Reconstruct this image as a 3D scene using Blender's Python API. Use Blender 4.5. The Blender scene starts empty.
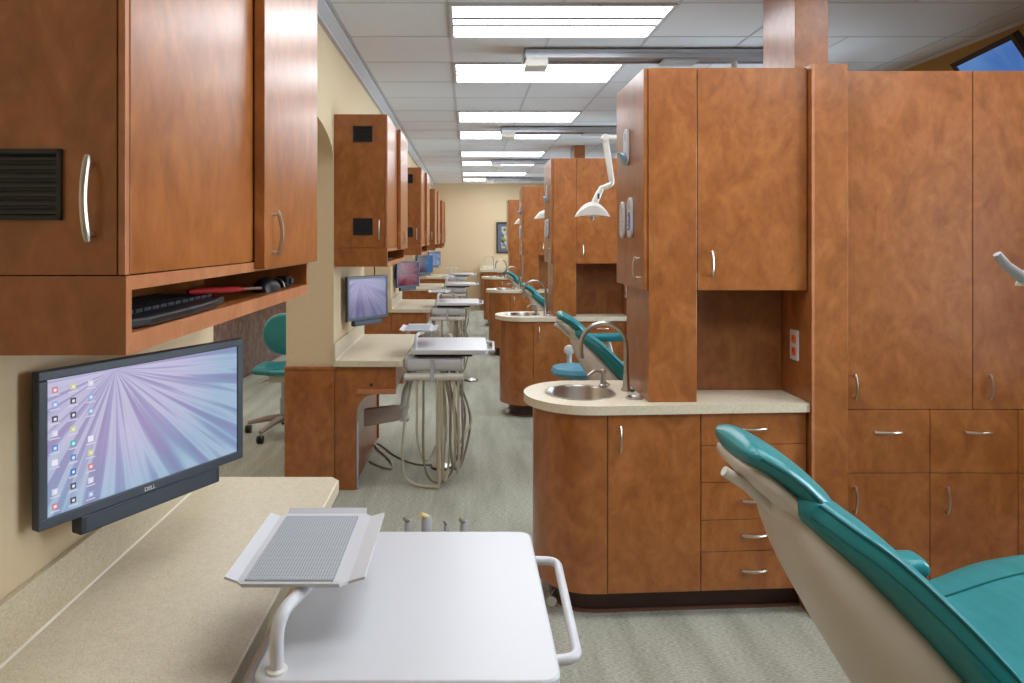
import bpy, bmesh, math, random
from mathutils import Vector, Matrix
random.seed(7)
S = bpy.context.scene
COL = S.collection
PI = math.pi

# ------------------------------------------------------------------ materials
def lin(c):
    return tuple(((x / 255) / 12.92 if x / 255 <= .04045 else ((x / 255 + .055) / 1.055) ** 2.4) for x in c) + (1,)

def new_mat(name):
    m = bpy.data.materials.new(name)
    m.use_nodes = True
    nt = m.node_tree
    return m, nt, nt.nodes['Principled BSDF']

def plain(name, rgb, rough=.5, metal=0, spec=.5, coat=0):
    m, nt, b = new_mat(name)
    b.inputs['Base Color'].default_value = lin(rgb)
    b.inputs['Roughness'].default_value = rough
    b.inputs['Metallic'].default_value = metal
    b.inputs['Specular IOR Level'].default_value = spec
    b.inputs['Coat Weight'].default_value = coat
    return m

def nd(nt, t, **kw):
    n = nt.nodes.new(t)
    for k, v in kw.items():
        if k in n.inputs: n.inputs[k].default_value = v
        else: setattr(n, k, v)
    return n

def ramp(nt, fac, stops):
    r = nt.nodes.new('ShaderNodeValToRGB')
    e = r.color_ramp.elements
    while len(e) < len(stops): e.new(.5)
    for x, (p, c) in zip(e, stops):
        x.position = p; x.color = lin(c) if len(c) == 3 else c
    nt.links.new(fac, r.inputs['Fac'])
    return r.outputs['Color']

def coords(nt, scale, rot=(0, 0, 0), which='Object'):
    tc = nt.nodes.new('ShaderNodeTexCoord')
    mp = nt.nodes.new('ShaderNodeMapping')
    mp.inputs['Scale'].default_value = scale
    mp.inputs['Rotation'].default_value = rot
    nt.links.new(tc.outputs[which], mp.inputs['Vector'])
    return mp.outputs['Vector']

def mix(nt, fac, a, b, mode='MIX'):
    n = nt.nodes.new('ShaderNodeMix')
    n.data_type = 'RGBA'; n.blend_type = mode
    for inp, v in ((n.inputs[0], fac), (n.inputs[6], a), (n.inputs[7], b)):
        if isinstance(v, (int, float, tuple)): inp.default_value = v
        else: nt.links.new(v, inp)
    return n.outputs[2]

def wood(name, dark, mid, light, rough=.32):
    m, nt, b = new_mat(name)
    v = coords(nt, (3.2, 3.2, 2.2), (.5, .35, .3))
    n1 = nd(nt, 'ShaderNodeTexNoise', Scale=2.6, Detail=7.0, Roughness=.62, Distortion=1.3)
    nt.links.new(v, n1.inputs['Vector'])
    c1 = ramp(nt, n1.outputs['Fac'], [(.3, dark), (.5, mid), (.72, light)])
    v2 = coords(nt, (34, 34, 20), (.6, .4, .5))
    n2 = nd(nt, 'ShaderNodeTexNoise', Scale=1.0, Detail=4.0, Roughness=.6)
    nt.links.new(v2, n2.inputs['Vector'])
    c2 = ramp(nt, n2.outputs['Fac'], [(.3, (226, 222, 218)), (.62, (255, 255, 255))])
    col = mix(nt, .8, c1, c2, 'MULTIPLY')
    nt.links.new(col, b.inputs['Base Color'])
    b.inputs['Roughness'].default_value = rough
    b.inputs['Specular IOR Level'].default_value = .5
    b.inputs['Coat Weight'].default_value = .18
    b.inputs['Coat Roughness'].default_value = .3
    return m

def speckle(name, base, dots, pale, rough=.4):
    m, nt, b = new_mat(name)
    v = coords(nt, (1, 1, 1))
    n = nd(nt, 'ShaderNodeTexNoise', Scale=330.0, Detail=2.0, Roughness=.6)
    nt.links.new(v, n.inputs['Vector'])
    c = ramp(nt, n.outputs['Fac'], [(.34, dots), (.46, base), (.6, base), (.7, pale)])
    n2 = nd(nt, 'ShaderNodeTexNoise', Scale=60.0, Detail=3.0)
    nt.links.new(v, n2.inputs['Vector'])
    c2 = ramp(nt, n2.outputs['Fac'], [(.35, (247, 246, 243)), (.6, (255, 255, 255))])
    nt.links.new(mix(nt, .9, c, c2, 'MULTIPLY'), b.inputs['Base Color'])
    b.inputs['Roughness'].default_value = rough
    return m

def carpet_mat():
    m, nt, b = new_mat('carpet')
    v = coords(nt, (60, 300, 1))
    n = nd(nt, 'ShaderNodeTexNoise', Scale=1.0, Detail=3.0, Roughness=.7)
    nt.links.new(v, n.inputs['Vector'])
    c = ramp(nt, n.outputs['Fac'], [(.3, (132, 131, 116)), (.5, (174, 173, 158)), (.7, (206, 205, 192))])
    v2 = coords(nt, (9, 1.2, 1))
    n2 = nd(nt, 'ShaderNodeTexNoise', Scale=1.0, Detail=3.0)
    nt.links.new(v2, n2.inputs['Vector'])
    c2 = ramp(nt, n2.outputs['Fac'], [(.35, (222, 222, 218)), (.65, (255, 255, 255))])
    nt.links.new(mix(nt, .85, c, c2, 'MULTIPLY'), b.inputs['Base Color'])
    b.inputs['Roughness'].default_value = .95
    b.inputs['Specular IOR Level'].default_value = .15
    bp = nd(nt, 'ShaderNodeBump', Strength=.5, Distance=.004)
    nt.links.new(n.outputs['Fac'], bp.inputs['Height'])
    nt.links.new(bp.outputs['Normal'], b.inputs['Normal'])
    return m

def noisy(name, c0, c1, scale, rough=.8, bump=0.0):
    m, nt, b = new_mat(name)
    v = coords(nt, (1, 1, 1))
    n = nd(nt, 'ShaderNodeTexNoise', Scale=scale, Detail=4.0, Roughness=.6)
    nt.links.new(v, n.inputs['Vector'])
    nt.links.new(ramp(nt, n.outputs['Fac'], [(.3, c0), (.7, c1)]), b.inputs['Base Color'])
    b.inputs['Roughness'].default_value = rough
    if bump:
        bp = nd(nt, 'ShaderNodeBump', Strength=bump, Distance=.002)
        nt.links.new(n.outputs['Fac'], bp.inputs['Height'])
        nt.links.new(bp.outputs['Normal'], b.inputs['Normal'])
    return m

def emit(name, rgb, s):
    m = bpy.data.materials.new(name); m.use_nodes = True
    nt = m.node_tree; nt.nodes.clear()
    e = nd(nt, 'ShaderNodeEmission'); o = nd(nt, 'ShaderNodeOutputMaterial')
    e.inputs['Color'].default_value = lin(rgb); e.inputs['Strength'].default_value = s
    nt.links.new(e.outputs[0], o.inputs[0])
    return m

def screen_mat(name, base, far, streaks, centre=(.27, .93), k=1.0, freq=9.0):
    """display picture: rays fanning out of a centre over a two-colour ground"""
    m = bpy.data.materials.new(name); m.use_nodes = True
    nt = m.node_tree; nt.nodes.clear()
    tc = nd(nt, 'ShaderNodeTexCoord')
    sep = nd(nt, 'ShaderNodeSeparateXYZ'); nt.links.new(tc.outputs['UV'], sep.inputs[0])
    def mth(op, a, b=None):
        n = nd(nt, 'ShaderNodeMath'); n.operation = op
        for i, x in enumerate((a, b)):
            if x is None: continue
            if isinstance(x, (int, float)): n.inputs[i].default_value = x
            else: nt.links.new(x, n.inputs[i])
        return n.outputs[0]
    dx = mth('MULTIPLY', mth('SUBTRACT', sep.outputs['X'], centre[0]), 1.6)
    dy = mth('SUBTRACT', sep.outputs['Y'], centre[1])
    ang = mth('ARCTAN2', dy, dx)
    rad = mth('SQRT', mth('ADD', mth('MULTIPLY', dx, dx), mth('MULTIPLY', dy, dy)))
    cmb = nd(nt, 'ShaderNodeCombineXYZ')
    nt.links.new(mth('MULTIPLY', ang, freq), cmb.inputs[0]); nt.links.new(mth('MULTIPLY', rad, .55), cmb.inputs[1])
    n = nd(nt, 'ShaderNodeTexNoise', Scale=1.0, Detail=1.6, Roughness=.5)
    nt.links.new(cmb.outputs[0], n.inputs['Vector'])
    ground = ramp(nt, rad, [(.0, base), (.55, base), (1.25, far)])
    st = ramp(nt, n.outputs['Fac'], [(.36, streaks[0]), (.47, streaks[1]), (.55, (255, 255, 255)), (.7, streaks[2])])
    col = mix(nt, .7, ground, st, 'MULTIPLY')
    e = nd(nt, 'ShaderNodeEmission', Strength=k); o = nd(nt, 'ShaderNodeOutputMaterial')
    nt.links.new(col, e.inputs['Color'])
    g = nd(nt, 'ShaderNodeBsdfGlossy', Roughness=.18); g.inputs['Color'].default_value = (.02, .02, .02, 1)
    a = nd(nt, 'ShaderNodeAddShader')
    nt.links.new(e.outputs[0], a.inputs[0]); nt.links.new(g.outputs[0], a.inputs[1])
    nt.links.new(a.outputs[0], o.inputs[0])
    return m

def perforated_mat():
    m, nt, b = new_mat('perforated_mat')
    v = coords(nt, (1, 1, 1))
    vo = nd(nt, 'ShaderNodeTexVoronoi', Scale=210.0, Randomness=0.0)
    nt.links.new(v, vo.inputs['Vector'])
    nt.links.new(ramp(nt, vo.outputs['Distance'], [(.2, (112, 117, 124)), (.36, (172, 176, 180))]), b.inputs['Base Color'])
    b.inputs['Roughness'].default_value = .75
    b.inputs['Specular IOR Level'].default_value = .2
    return m

def art_mat():
    m, nt, b = new_mat('art_print')
    v = coords(nt, (1, 1, 1))
    vo = nd(nt, 'ShaderNodeTexVoronoi', Scale=13.0)
    nt.links.new(v, vo.inputs['Vector'])
    sep = nd(nt, 'ShaderNodeSeparateColor'); nt.links.new(vo.outputs['Color'], sep.inputs[0])
    c = ramp(nt, sep.outputs[0], [(.1, (60, 62, 70)), (.35, (150, 150, 60)), (.6, (190, 190, 175)), (.9, (90, 90, 130))])
    nt.links.new(c, b.inputs['Base Color']); b.inputs['Roughness'].default_value = .6
    return m

W = wood('cherry_laminate', (140, 81, 38), (159, 96, 47), (176, 111, 61), .29)
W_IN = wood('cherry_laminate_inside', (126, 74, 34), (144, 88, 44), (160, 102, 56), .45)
W_EDGE = wood('cherry_edge_band', (172, 108, 68), (184, 120, 80), (194, 132, 92), .4)
W_DARK = wood('dark_side_wood', (84, 58, 50), (112, 82, 76), (146, 112, 106), .25)
KICK = plain('toe_kick_dark', (62, 36, 28), .5)
WALL = noisy('wall_paint', (212, 190, 154), (216, 194, 159), 40, .85)
CEIL = noisy('ceiling_tile', (216, 218, 221), (225, 227, 230), 160, .9, .25)
GRIDM = plain('ceiling_grid', (196, 198, 202), .6)
TRIMM = plain('crown_trim', (188, 186, 186), .6)
CARPET = carpet_mat()
STONE = speckle('speckled_countertop', (212, 201, 176), (189, 175, 147), (229, 221, 203))
SPLASH = speckle('speckled_backsplash', (209, 197, 170), (186, 170, 141), (227, 219, 200))
WHITE = plain('white_enamel', (200, 201, 205), .3, 0, .5)
WHITE2 = plain('off_white_plastic', (214, 211, 203), .4)
GREYP = plain('pale_grey_plastic', (176, 178, 182), .45)
BEIGE = plain('beige_shell', (212, 202, 188), .38)
HOSE = plain('hose_grey_beige', (188, 178, 158), .5)
HOSED = plain('hose_dark_grey', (136, 128, 114), .5)
ARMM = plain('arm_taupe', (160, 145, 138), .4)
STEEL = plain('brushed_steel', (190, 186, 180), .28, 1)
NICKEL = plain('satin_nickel', (205, 198, 188), .3, 1)
ALU = plain('anodised_aluminium', (186, 190, 196), .38, .75)
ALUD = plain('aluminium_groove', (128, 132, 138), .45, .6)
BLACK = plain('black_plastic', (22, 22, 25), .4)
BEZEL = plain('monitor_bezel', (62, 70, 80), .38)
BAR = plain('sound_bar_black', (40, 48, 60), .45)
TEALM = noisy('teal_vinyl', (34, 124, 128), (42, 134, 138), 14, .3)
TEALD = plain('teal_piping', (18, 96, 100), .35)
_nt = TEALM.node_tree; _b = _nt.nodes['Principled BSDF']
_n = nd(_nt, 'ShaderNodeTexNoise', Scale=1.0, Detail=2.0); _nt.links.new(coords(_nt, (16, 3, 5), (0, 0, .25)), _n.inputs['Vector'])
_p = nd(_nt, 'ShaderNodeBump', Strength=.35, Distance=.012); _nt.links.new(_n.outputs['Fac'], _p.inputs['Height']); _nt.links.new(_p.outputs['Normal'], _b.inputs['Normal'])
BLUET_SHEEN = noisy('blue_teal_vinyl_sheen', (84, 150, 172), (96, 160, 182), 12, .3)  # stool vinyl coloured lighter to stand for its sheen
ORANGE = plain('orange_socket', (236, 104, 30), .45)
BLUEP = plain('blue_print', (60, 90, 200), .5)
BLUEL = plain('pale_blue_plastic', (150, 190, 225), .4)
RED = plain('red_plastic', (150, 24, 30), .35)
YEL = plain('yellow_tip', (222, 205, 140), .4)
LAMP = emit('troffer_diffuser', (244, 249, 255), 8.0)
PERF = perforated_mat()
ART = art_mat()
MATB = plain('picture_mat_blue_grey', (96, 100, 120), .7)
CREAM = plain('cream_plastic', (226, 216, 192), .45)
LENS = plain('lamp_lens', (232, 222, 190), .15)

# ------------------------------------------------------------------ mesh helpers
class M:
    def __init__(s): s.bm = bmesh.new(); s.uv = None
    def v(s, p): return s.bm.verts.new(p)
    def f(s, vs, mi=0):
        try: fc = s.bm.faces.new(vs)
        except ValueError: return None
        fc.material_index = mi; return fc
    def box(s, x0, x1, y0, y1, z0, z1, mi=0):
        v = [s.v((x, y, z)) for x in (x0, x1) for y in (y0, y1) for z in (z0, z1)]
        for q in ((0, 1, 3, 2), (4, 6, 7, 5), (0, 4, 5, 1), (2, 3, 7, 6), (0, 2, 6, 4), (1, 5, 7, 3)):
            s.f([v[i] for i in q], mi)
        return s
    def prism(s, poly, axis, a, b, mi=0):
        def P(p, t):
            return {'x': (t, p[0], p[1]), 'y': (p[0], t, p[1]), 'z': (p[0], p[1], t)}[axis]
        A = [s.v(P(p, a)) for p in poly]; B = [s.v(P(p, b)) for p in poly]
        s.f(A[::-1], mi); s.f(B, mi)
        n = len(poly)
        for i in range(n): s.f([A[i], A[(i + 1) % n], B[(i + 1) % n], B[i]], mi)
        return s
    def rings(s, rs, caps=True, closed=True, mi=0):
        R = [[s.v(p) for p in r] for r in rs]
        n = len(R[0])
        for a, b in zip(R, R[1:]):
            for i in range(n if closed else n - 1):
                s.f([a[i], a[(i + 1) % n], b[(i + 1) % n], b[i]], mi)
        if caps: s.f(R[0][::-1], mi); s.f(R[-1], mi)
        return s
    def tube(s, pts, r, seg=10, mi=0, caps=True):
        pts = [Vector(p) for p in pts]
        rr = r if isinstance(r, (list, tuple)) else [r] * len(pts)
        t0 = (pts[1] - pts[0]).normalized()
        up = Vector((0, 0, 1)) if abs(t0.z) < .9 else Vector((1, 0, 0))
        n = t0.cross(up).normalized(); rs = []
        for i, p in enumerate(pts):
            t = ((pts[min(i + 1, len(pts) - 1)] - pts[max(i - 1, 0)])).normalized()
            n = (n - t * n.dot(t)).normalized(); b = t.cross(n)
            rs.append([p + (n * math.cos(a) + b * math.sin(a)) * rr[i] for a in [2 * PI * k / seg for k in range(seg)]])
        return s.rings(rs, caps, True, mi)
    def lathe(s, prof, c, axis='z', seg=28, mi=0, caps=True):
        rs = []
        for r, h in prof:
            ring = []
            for k in range(seg):
                a = 2 * PI * k / seg; x, y = max(r, 1e-5) * math.cos(a), max(r, 1e-5) * math.sin(a)
                d = {'z': (x, y, h), 'x': (h, x, y), 'y': (y, h, x)}[axis]
                ring.append((c[0] + d[0], c[1] + d[1], c[2] + d[2]))
            rs.append(ring)
        return s.rings(rs, caps, True, mi)
    def quad(s, a, b, c, d, mi=0):
        """a b c d = lower-left, lower-right, upper-right, upper-left, with UV 0..1"""
        f = s.f([s.v(a), s.v(b), s.v(c), s.v(d)], mi)
        uv = s.bm.loops.layers.uv.verify()
        for l, q in zip(f.loops, ((0, 0), (1, 0), (1, 1), (0, 1))): l[uv].uv = q
        return s

def fillet(pts, r, n=6):
    pts = [Vector(p) for p in pts]; out = [pts[0]]
    for a, b, c in zip(pts, pts[1:], pts[2:]):
        d1, d2 = a - b, c - b
        q = min(r, d1.length * .49, d2.length * .49)
        p0, p2 = b + d1.normalized() * q, b + d2.normalized() * q
        for i in range(n + 1):
            t = i / n; out.append(p0 * (1 - t) ** 2 + b * 2 * t * (1 - t) + p2 * t * t)
    out.append(pts[-1]); return out

def spline(pts, n=8):
    P = [Vector(p) for p in pts]; P = [P[0] * 2 - P[1]] + P + [P[-1] * 2 - P[-2]]; out = []
    for i in range(1, len(P) - 2):
        for k in range(n):
            t = k / n; a, b, c, d = P[i - 1], P[i], P[i + 1], P[i + 2]
            out.append(.5 * ((2 * b) + (c - a) * t + (2 * a - 5 * b + 4 * c - d) * t * t + (3 * b - a - 3 * c + d) * t ** 3))
    out.append(P[-2]); return out

def rounded(x0, x1, y0, y1, r, n=5):
    o = []
    for cx, cy, a in ((x1 - r, y1 - r, 0), (x0 + r, y1 - r, 90), (x0 + r, y0 + r, 180), (x1 - r, y0 + r, 270)):
        for k in range(n + 1):
            t = math.radians(a + 90 * k / n); o.append((cx + r * math.cos(t), cy + r * math.sin(t)))
    return o

def obj(name, m, mat, parent=None, bevel=0, smooth=True, segs=2):
    bm = m.bm
    bmesh.ops.recalc_face_normals(bm, faces=bm.faces)
    if parent is not None:
        root = parent
        while root.parent: root = root.parent
        bmesh.ops.translate(bm, verts=bm.verts, vec=-Vector(root.location))
    me = bpy.data.meshes.new(name); bm.to_mesh(me); bm.free()
    for x in (mat if isinstance(mat, (list, tuple)) else [mat]): me.materials.append(x)
    if smooth:
        for p in me.polygons: p.use_smooth = True
        me.set_sharp_from_angle(angle=math.radians(38))
    o = bpy.data.objects.new(name, me); COL.objects.link(o)
    if parent is not None: o.parent = parent
    if bevel:
        b = o.modifiers.new('edge', 'BEVEL'); b.width = bevel; b.segments = segs; b.limit_method = 'ANGLE'; b.angle_limit = math.radians(50)
    return o

def thing(name, label, cat, loc, group=None):
    o = bpy.data.objects.new(name, None); COL.objects.link(o); o.location = loc
    o.empty_display_size = .1
    return tag(o, label, cat, group)
def tag(o, label, cat, group=None):
    o['label'] = label; o['category'] = cat
    if group: o['group'] = group
    return o
def struct(o, label=None):
    o['kind'] = 'structure'
    if label: o['label'] = label
    return o
def kids(o): return [c for c in COL.objects if c.parent is o]
def dup(root, off, label=None):
    r = root.copy(); COL.objects.link(r); r.location = Vector(root.location) + Vector(off)
    if label: r['label'] = label
    for ch in kids(root):
        c = ch.copy(); COL.objects.link(c); c.parent = r
        for g in kids(ch):
            d = g.copy(); COL.objects.link(d); d.parent = c
    return r

def handle(parent, p0, p1, out, d=.026, r=.0052, mat=None):
    """bow pull: arc from p0 to p1 standing d off the surface, on two feet"""
    p0, p1, o = Vector(p0), Vector(p1), Vector(out).normalized()
    ax = (p1 - p0).normalized(); L = (p1 - p0).length
    m = M(); pts = []
    for k in range(13):
        t = k / 12; pts.append(p0 + ax * L * t + o * (d * (.55 + .45 * math.sin(PI * t))))
    m.tube(pts, [r * (1 if 0 < k < 12 else .7) for k in range(13)], 8)
    for q in (.08, .92):
        b = p0 + ax * L * q
        m.tube([b, b + o * d * .66], r * .75, 8)
    return obj('handle', m, mat or NICKEL, parent)

# ------------------------------------------------------------------ offsets down the aisle
LY = [0, 3.13, 6.15, 9.15, 12.15]
RY = [0, 3.03, 6.05, 9.05]
YE = 15.13; YB = -1.9; XL = -2.46; XR = 3.14; ZC = 2.74

# ------------------------------------------------------------------ room shell
struct(obj('floor', M().box(XL - .1, XR + .1, YB - .1, YE + .1, -.1, 0), CARPET, smooth=False), 'grey green tufted carpet')
m = M().box(XL - .1, XR + .1, YB - .1, YE + .1, ZC, ZC + .1)
ceil = struct(obj('ceiling', m, CEIL, smooth=False), 'suspended ceiling of square white tiles')
m = M()
gx = [-.107 + .6096 * i for i in range(-4, 6)]
gy = [3.574 + .6 * n for n in range(-9, 20)]
lit = [(x0_, -.107 * 0 + r) for x0_ in (-.107, -2.547, 1.7218) for r in (-8, -5, -3, 0, 2, 5, 7, 10, 12, 15, 17)]
for x in gx:
    for i in range(len(gy)):
        y = gy[i]; n_ = i - 9
        if any(x0_ + .05 < x < x0_ + 1.17 and n_ == r for x0_, r in lit): continue
        m.box(x - .008, x + .008, y, min(y + .6, YE), ZC - .002, ZC + .01)
for y in gy:
    if y < YE: m.box(XL, XR, y - .008, y + .008, ZC - .002, ZC + .01)
obj('grid_bar', m, GRIDM, ceil, smooth=False)
struct(obj('wall_back', M().box(XL - .1, XR + .1, YE, YE + .1, 0, ZC), WALL, smooth=False), 'cream end wall of the long room')
struct(obj('wall_front', M().box(XL - .1, XR + .1, YB - .1, YB, 0, ZC), WALL, smooth=False))
TAN = noisy('tan_wall_paint', (158, 120, 66), (162, 124, 70), 40, .85)
WIN = [(1.05, 2.05), (4.15, 5.35), (7.1, 8.4), (10.1, 11.4), (13.0, 14.3)]
wz0, wz1 = .75, 2.36
m = M(); m.box(XR, XR + .1, YB, YE, 0, wz0); m.box(XR, XR + .1, YB, YE, wz1, ZC)
e = [YB] + [v for w_ in WIN for v in w_] + [YE]
for a, b in zip(e[::2], e[1::2]): m.box(XR, XR + .1, a, b, wz0, wz1)
struct(obj('wall_right', m, TAN, smooth=False), 'tan side wall beyond the tall cabinets')
gm = bpy.data.materials.new('window_glass'); gm.use_nodes = True
nt = gm.node_tree; nt.nodes.clear()
a_, b_, f_, x_, o_ = (nd(nt, q) for q in ('ShaderNodeBsdfTransparent', 'ShaderNodeBsdfGlossy', 'ShaderNodeFresnel', 'ShaderNodeMixShader', 'ShaderNodeOutputMaterial'))
b_.inputs['Roughness'].default_value = .02
nt.links.new(f_.outputs[0], x_.inputs[0]); nt.links.new(a_.outputs[0], x_.inputs[1]); nt.links.new(b_.outputs[0], x_.inputs[2]); nt.links.new(x_.outputs[0], o_.inputs[0])
for i_, (a, b) in enumerate(WIN):
    m = M(); f = .05; xa, xb = XR + .03, XR + .07
    m.box(xa, xb, a, b, wz0, wz0 + f); m.box(xa, xb, a, b, wz1 - f, wz1); m.box(xa, xb, a, a + f, wz0 + f, wz1 - f); m.box(xa, xb, b - f, b, wz0 + f, wz1 - f)
    m.box(xa, xb, (a + b) / 2 - .02, (a + b) / 2 + .02, wz0 + f, wz1 - f)
    wo = struct(obj('window_%d' % (i_ + 1), m, WHITE, smooth=False), 'white framed window in the side wall')
    obj('pane', M().box(XR + .048, XR + .052, a + f, b - f, wz0 + f, wz1 - f), gm, wo, smooth=False)
    L = bpy.data.lights.new('window_daylight', 'AREA'); L.shape = 'RECTANGLE'; L.size = wz1 - wz0; L.size_y = b - a; L.cycles.is_portal = True
    lo = bpy.data.objects.new('window_daylight', L); COL.objects.link(lo); lo.location = (XR + .11, (a + b) / 2, (wz0 + wz1) / 2); lo.rotation_euler = (0, PI / 2, 0)
struct(obj('wall_side_corridor', M().box(XL - .1, XL, YB, YE, 0, ZC), WALL, smooth=False), 'cream wall of the passage behind the archways')
# arched partition between the chairs' aisle and the passage
poly = [(YB, 0), (YB, ZC), (YE, ZC), (YE, 0)]
op = [(2.15, 4.085), (5.28, 7.105), (8.30, 10.105), (11.30, 13.105)]
path = [(YE, 0)]
for a, b in op[::-1]:
    c, w = (a + b) / 2, (b - a) / 2
    path.append((b, 0))
    for k in range(25):
        t = PI * k / 24
        cs, sn = math.cos(t), math.sin(t)
        path.append((c + w * (abs(cs) ** .8) * (1 if cs >= 0 else -1), 1.93 + .25 * abs(sn) ** .8))
    path.append((a, 0))
path.append((YB, 0))
m = M().prism([(YB, ZC), (YE, ZC)] + path, 'x', -1.085, -.80)
struct(obj('wall_left', m, WALL), 'cream partition with arched openings behind the work counters')
m = M().prism([(-.80, ZC - .075), (-.80, ZC - .006), (-.735, ZC - .006), (-.735, ZC - .02), (-.775, ZC - .06), (-.775, ZC - .075)], 'y', YB, YE)
struct(obj('trim_1', m, TRIMM, smooth=False), 'pale grey trim where the partition meets the ceiling')
m = M().prism([(XR, ZC - .022), (XR, ZC - .003), (XR - .022, ZC - .003), (XR - .022, ZC - .008), (XR - .008, ZC - .022)], 'y', YB, YE)
struct(obj('trim_2', m, TRIMM, smooth=False), 'pale grey trim where the tan wall meets the ceiling')
# wood end panels on the partition stubs
for i, (a, b) in enumerate(op):
    m = M().box(-1.09, -.795, b - .018, b, 0, .725)
    m.box(-1.095, -.79, b - .026, b, .725, .742)
    struct(obj('trim_%d' % (3 + i), m, W, bevel=.002, smooth=False), 'wood wainscot panel on the end of the partition')

# ------------------------------------------------------------------ ceiling lights
def troffer(y):
    t = thing('ceiling_light', '', 'ceiling light', (.502, y + .3, ZC - .02), 'recessed ceiling lights')
    x0, x1 = -.097, 1.102; y0, y1 = y + .01, y + .59; z0, z1 = ZC - .012, ZC - .001
    m = M()
    m.box(x0, x1, y0, y0 + .016, z0, z1); m.box(x0, x1, y1 - .016, y1, z0, z1)
    m.box(x0, x0 + .016, y0 + .016, y1 - .016, z0, z1); m.box(x1 - .016, x1, y0 + .016, y1 - .016, z0, z1)
    obj('frame', m, WHITE, t, smooth=False)
    m = M(); v = [m.v(p) for p in ((x0 + .016, y0 + .016, z1 - .003), (x0 + .016, y1 - .016, z1 - .003), (x1 - .016, y1 - .016, z1 - .003), (x1 - .016, y0 + .016, z1 - .003))]
    m.f(v); obj('diffuser', m, LAMP, t, smooth=False)
    for q in (.40, .62):
        yy = y0 + (y1 - y0) * q
        obj('divider', M().box(x0 + .016, x1 - .016, yy - .018, yy + .018, z1 - .0055, z1 - .0042), ALUD, t, smooth=False)
    return t
l0 = troffer(gy[9] - 0)          # 3.624
ns = [2, 5, 7, 10, 12, 15, 17]
lab = ['large lit ceiling light whose view is clear, in front of the first ceiling track',
       'lit ceiling light just behind the first ceiling track, crossed by its carriage',
       'third lit ceiling light along the aisle, unobstructed, before the second track',
       'fourth lit ceiling light along the aisle, crossed by the second track carriage',
       'fifth lit ceiling light along the aisle, unobstructed, behind the second track',
       'sixth lit ceiling light along the aisle, crossed by the third track carriage',
       'seventh lit ceiling light along the aisle, unobstructed, behind the third track',
       'last small lit ceiling light, close to the cream end wall']
l0['label'] = lab[0]
for n, q in zip(ns, lab[1:]): dup(l0, (0, .6 * n, 0), q)
for n, q in ((-3, 'lit ceiling light above the white dental table, out of the frame'), (-5, 'lit ceiling light over the near counter, out of the frame')):
    dup(l0, (0, .6 * n, 0), q)
for n in (-3, 2, 7, 12):  # troffers added out of view to light the passage
    dup(l0, (-2.4384, .6 * n, 0), 'added unseen ceiling light over the passage behind the arches')
for n in (-5, -3):  # extra unseen column of troffers, added for its light
    dup(l0, (1.8288, .6 * n, 0), 'added unseen ceiling light in front of the tall cabinets')

# ------------------------------------------------------------------ wall cabinets over the desks
def vent(parent, x0, x1, z0, z1, y):
    m = M(); e = .006
    m.box(x0, x1, y - .006, y, z0, z0 + e); m.box(x0, x1, y - .006, y, z1 - e, z1)
    m.box(x0, x0 + e, y - .006, y, z0, z1); m.box(x1 - e, x1, y - .006, y, z0, z1)
    m.box(x0 + e, x1 - e, y - .001, y, z0 + e, z1 - e)
    n = 7
    for k in range(n):
        z = z0 + e + (z1 - z0 - 2 * e) * (k + .5) / n
        m.prism([(y - .0055, z - .0035), (y - .0045, z - .0045), (y - .001, z + .003), (y - .001, z + .0045)], 'x', x0 + e, x1 - e)
    return obj('vent', m, BLACK, parent, smooth=False)

xf = -.481
t = cab = thing('wall_cabinet', 'closest wood wall cabinet, cut by the frame, over the big monitor, keyboard in its slot', 'cabinet', (-.64, 1.5, 1.337), 'wood wall cabinets over the desks')
m = M()
y0, y1 = .96, 2.05
m.box(-.799, xf - .002, y0 + .02, y1 - .002, 1.452, 2.25)            # carcass
obj('carcass', m, W, t, bevel=.0015, smooth=False)
d = obj('end_door', M().box(-.799, xf - .012, y0, y0 + .019, 1.450, 2.25), W, t, bevel=.0012, smooth=False)
handle(d, (-.527, y0, 1.497), (-.527, y0, 1.617), (0, -1, 0), .024)
vent(d, -.684, -.5686, 1.527, 1.627, y0); vent(d, -.684, -.5686, 2.085, 2.18, y0)
obj('side_panel', M().box(xf - .010, xf, y0, 1.515, 1.450, 2.25), [W_EDGE], t, bevel=.001, smooth=False)
obj('fixed_panel', M().box(xf - .004, xf + .0015, y0 + .012, 1.512, 1.4505, 2.249), W, t, bevel=.001, smooth=False)
d = obj('door', M().box(xf + .002, xf + .025, 1.535, 2.075, 1.434, 2.25), W, t, bevel=.0012, smooth=False)
handle(d, (xf + .025, 1.60, 1.462), (xf + .025, 1.60, 1.567), (1, 0, 0), .022)
m = M()                                                                # open slot under the cabinet
m.box(-.799, xf, y0, y1, 1.428, 1.4485)                               # top board
m.box(-.799, xf, y0, y1, 1.337, 1.366)                                # bottom board
m.box(-.799, xf, y0, y0 + .016, 1.366, 1.428)
m.box(-.799, xf, y1 - .014, y1, 1.366, 1.428)
m.box(-.799, -.785, y0 + .016, y1 - .014, 1.366, 1.428)
obj('open_slot', m, W, t, smooth=False)
m = M(); fx = xf + .0012                                                  # pale edge banding on the slot front
m.box(xf, fx, y0, y1, 1.428, 1.4485); m.box(xf, fx, y0, y1, 1.337, 1.366)
m.box(xf, fx, y0, y0 + .016, 1.366, 1.428); m.box(xf, fx, y1 - .014, y1, 1.366, 1.428)
obj('edge_band', m, W_EDGE, t, smooth=False)
for k, q in ((1, 'second wood wall cabinet along the aisle, wholly visible with two black vents'), (2, 'third wood wall cabinet along the aisle, over the fireworks screen'),
             (3, 'fourth wood wall cabinet along the aisle, over the blue and dark red screen'), (4, 'last narrow looking wood wall cabinet, next to the end wall')):
    dup(cab, (0, LY[k], 0), q)

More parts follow.
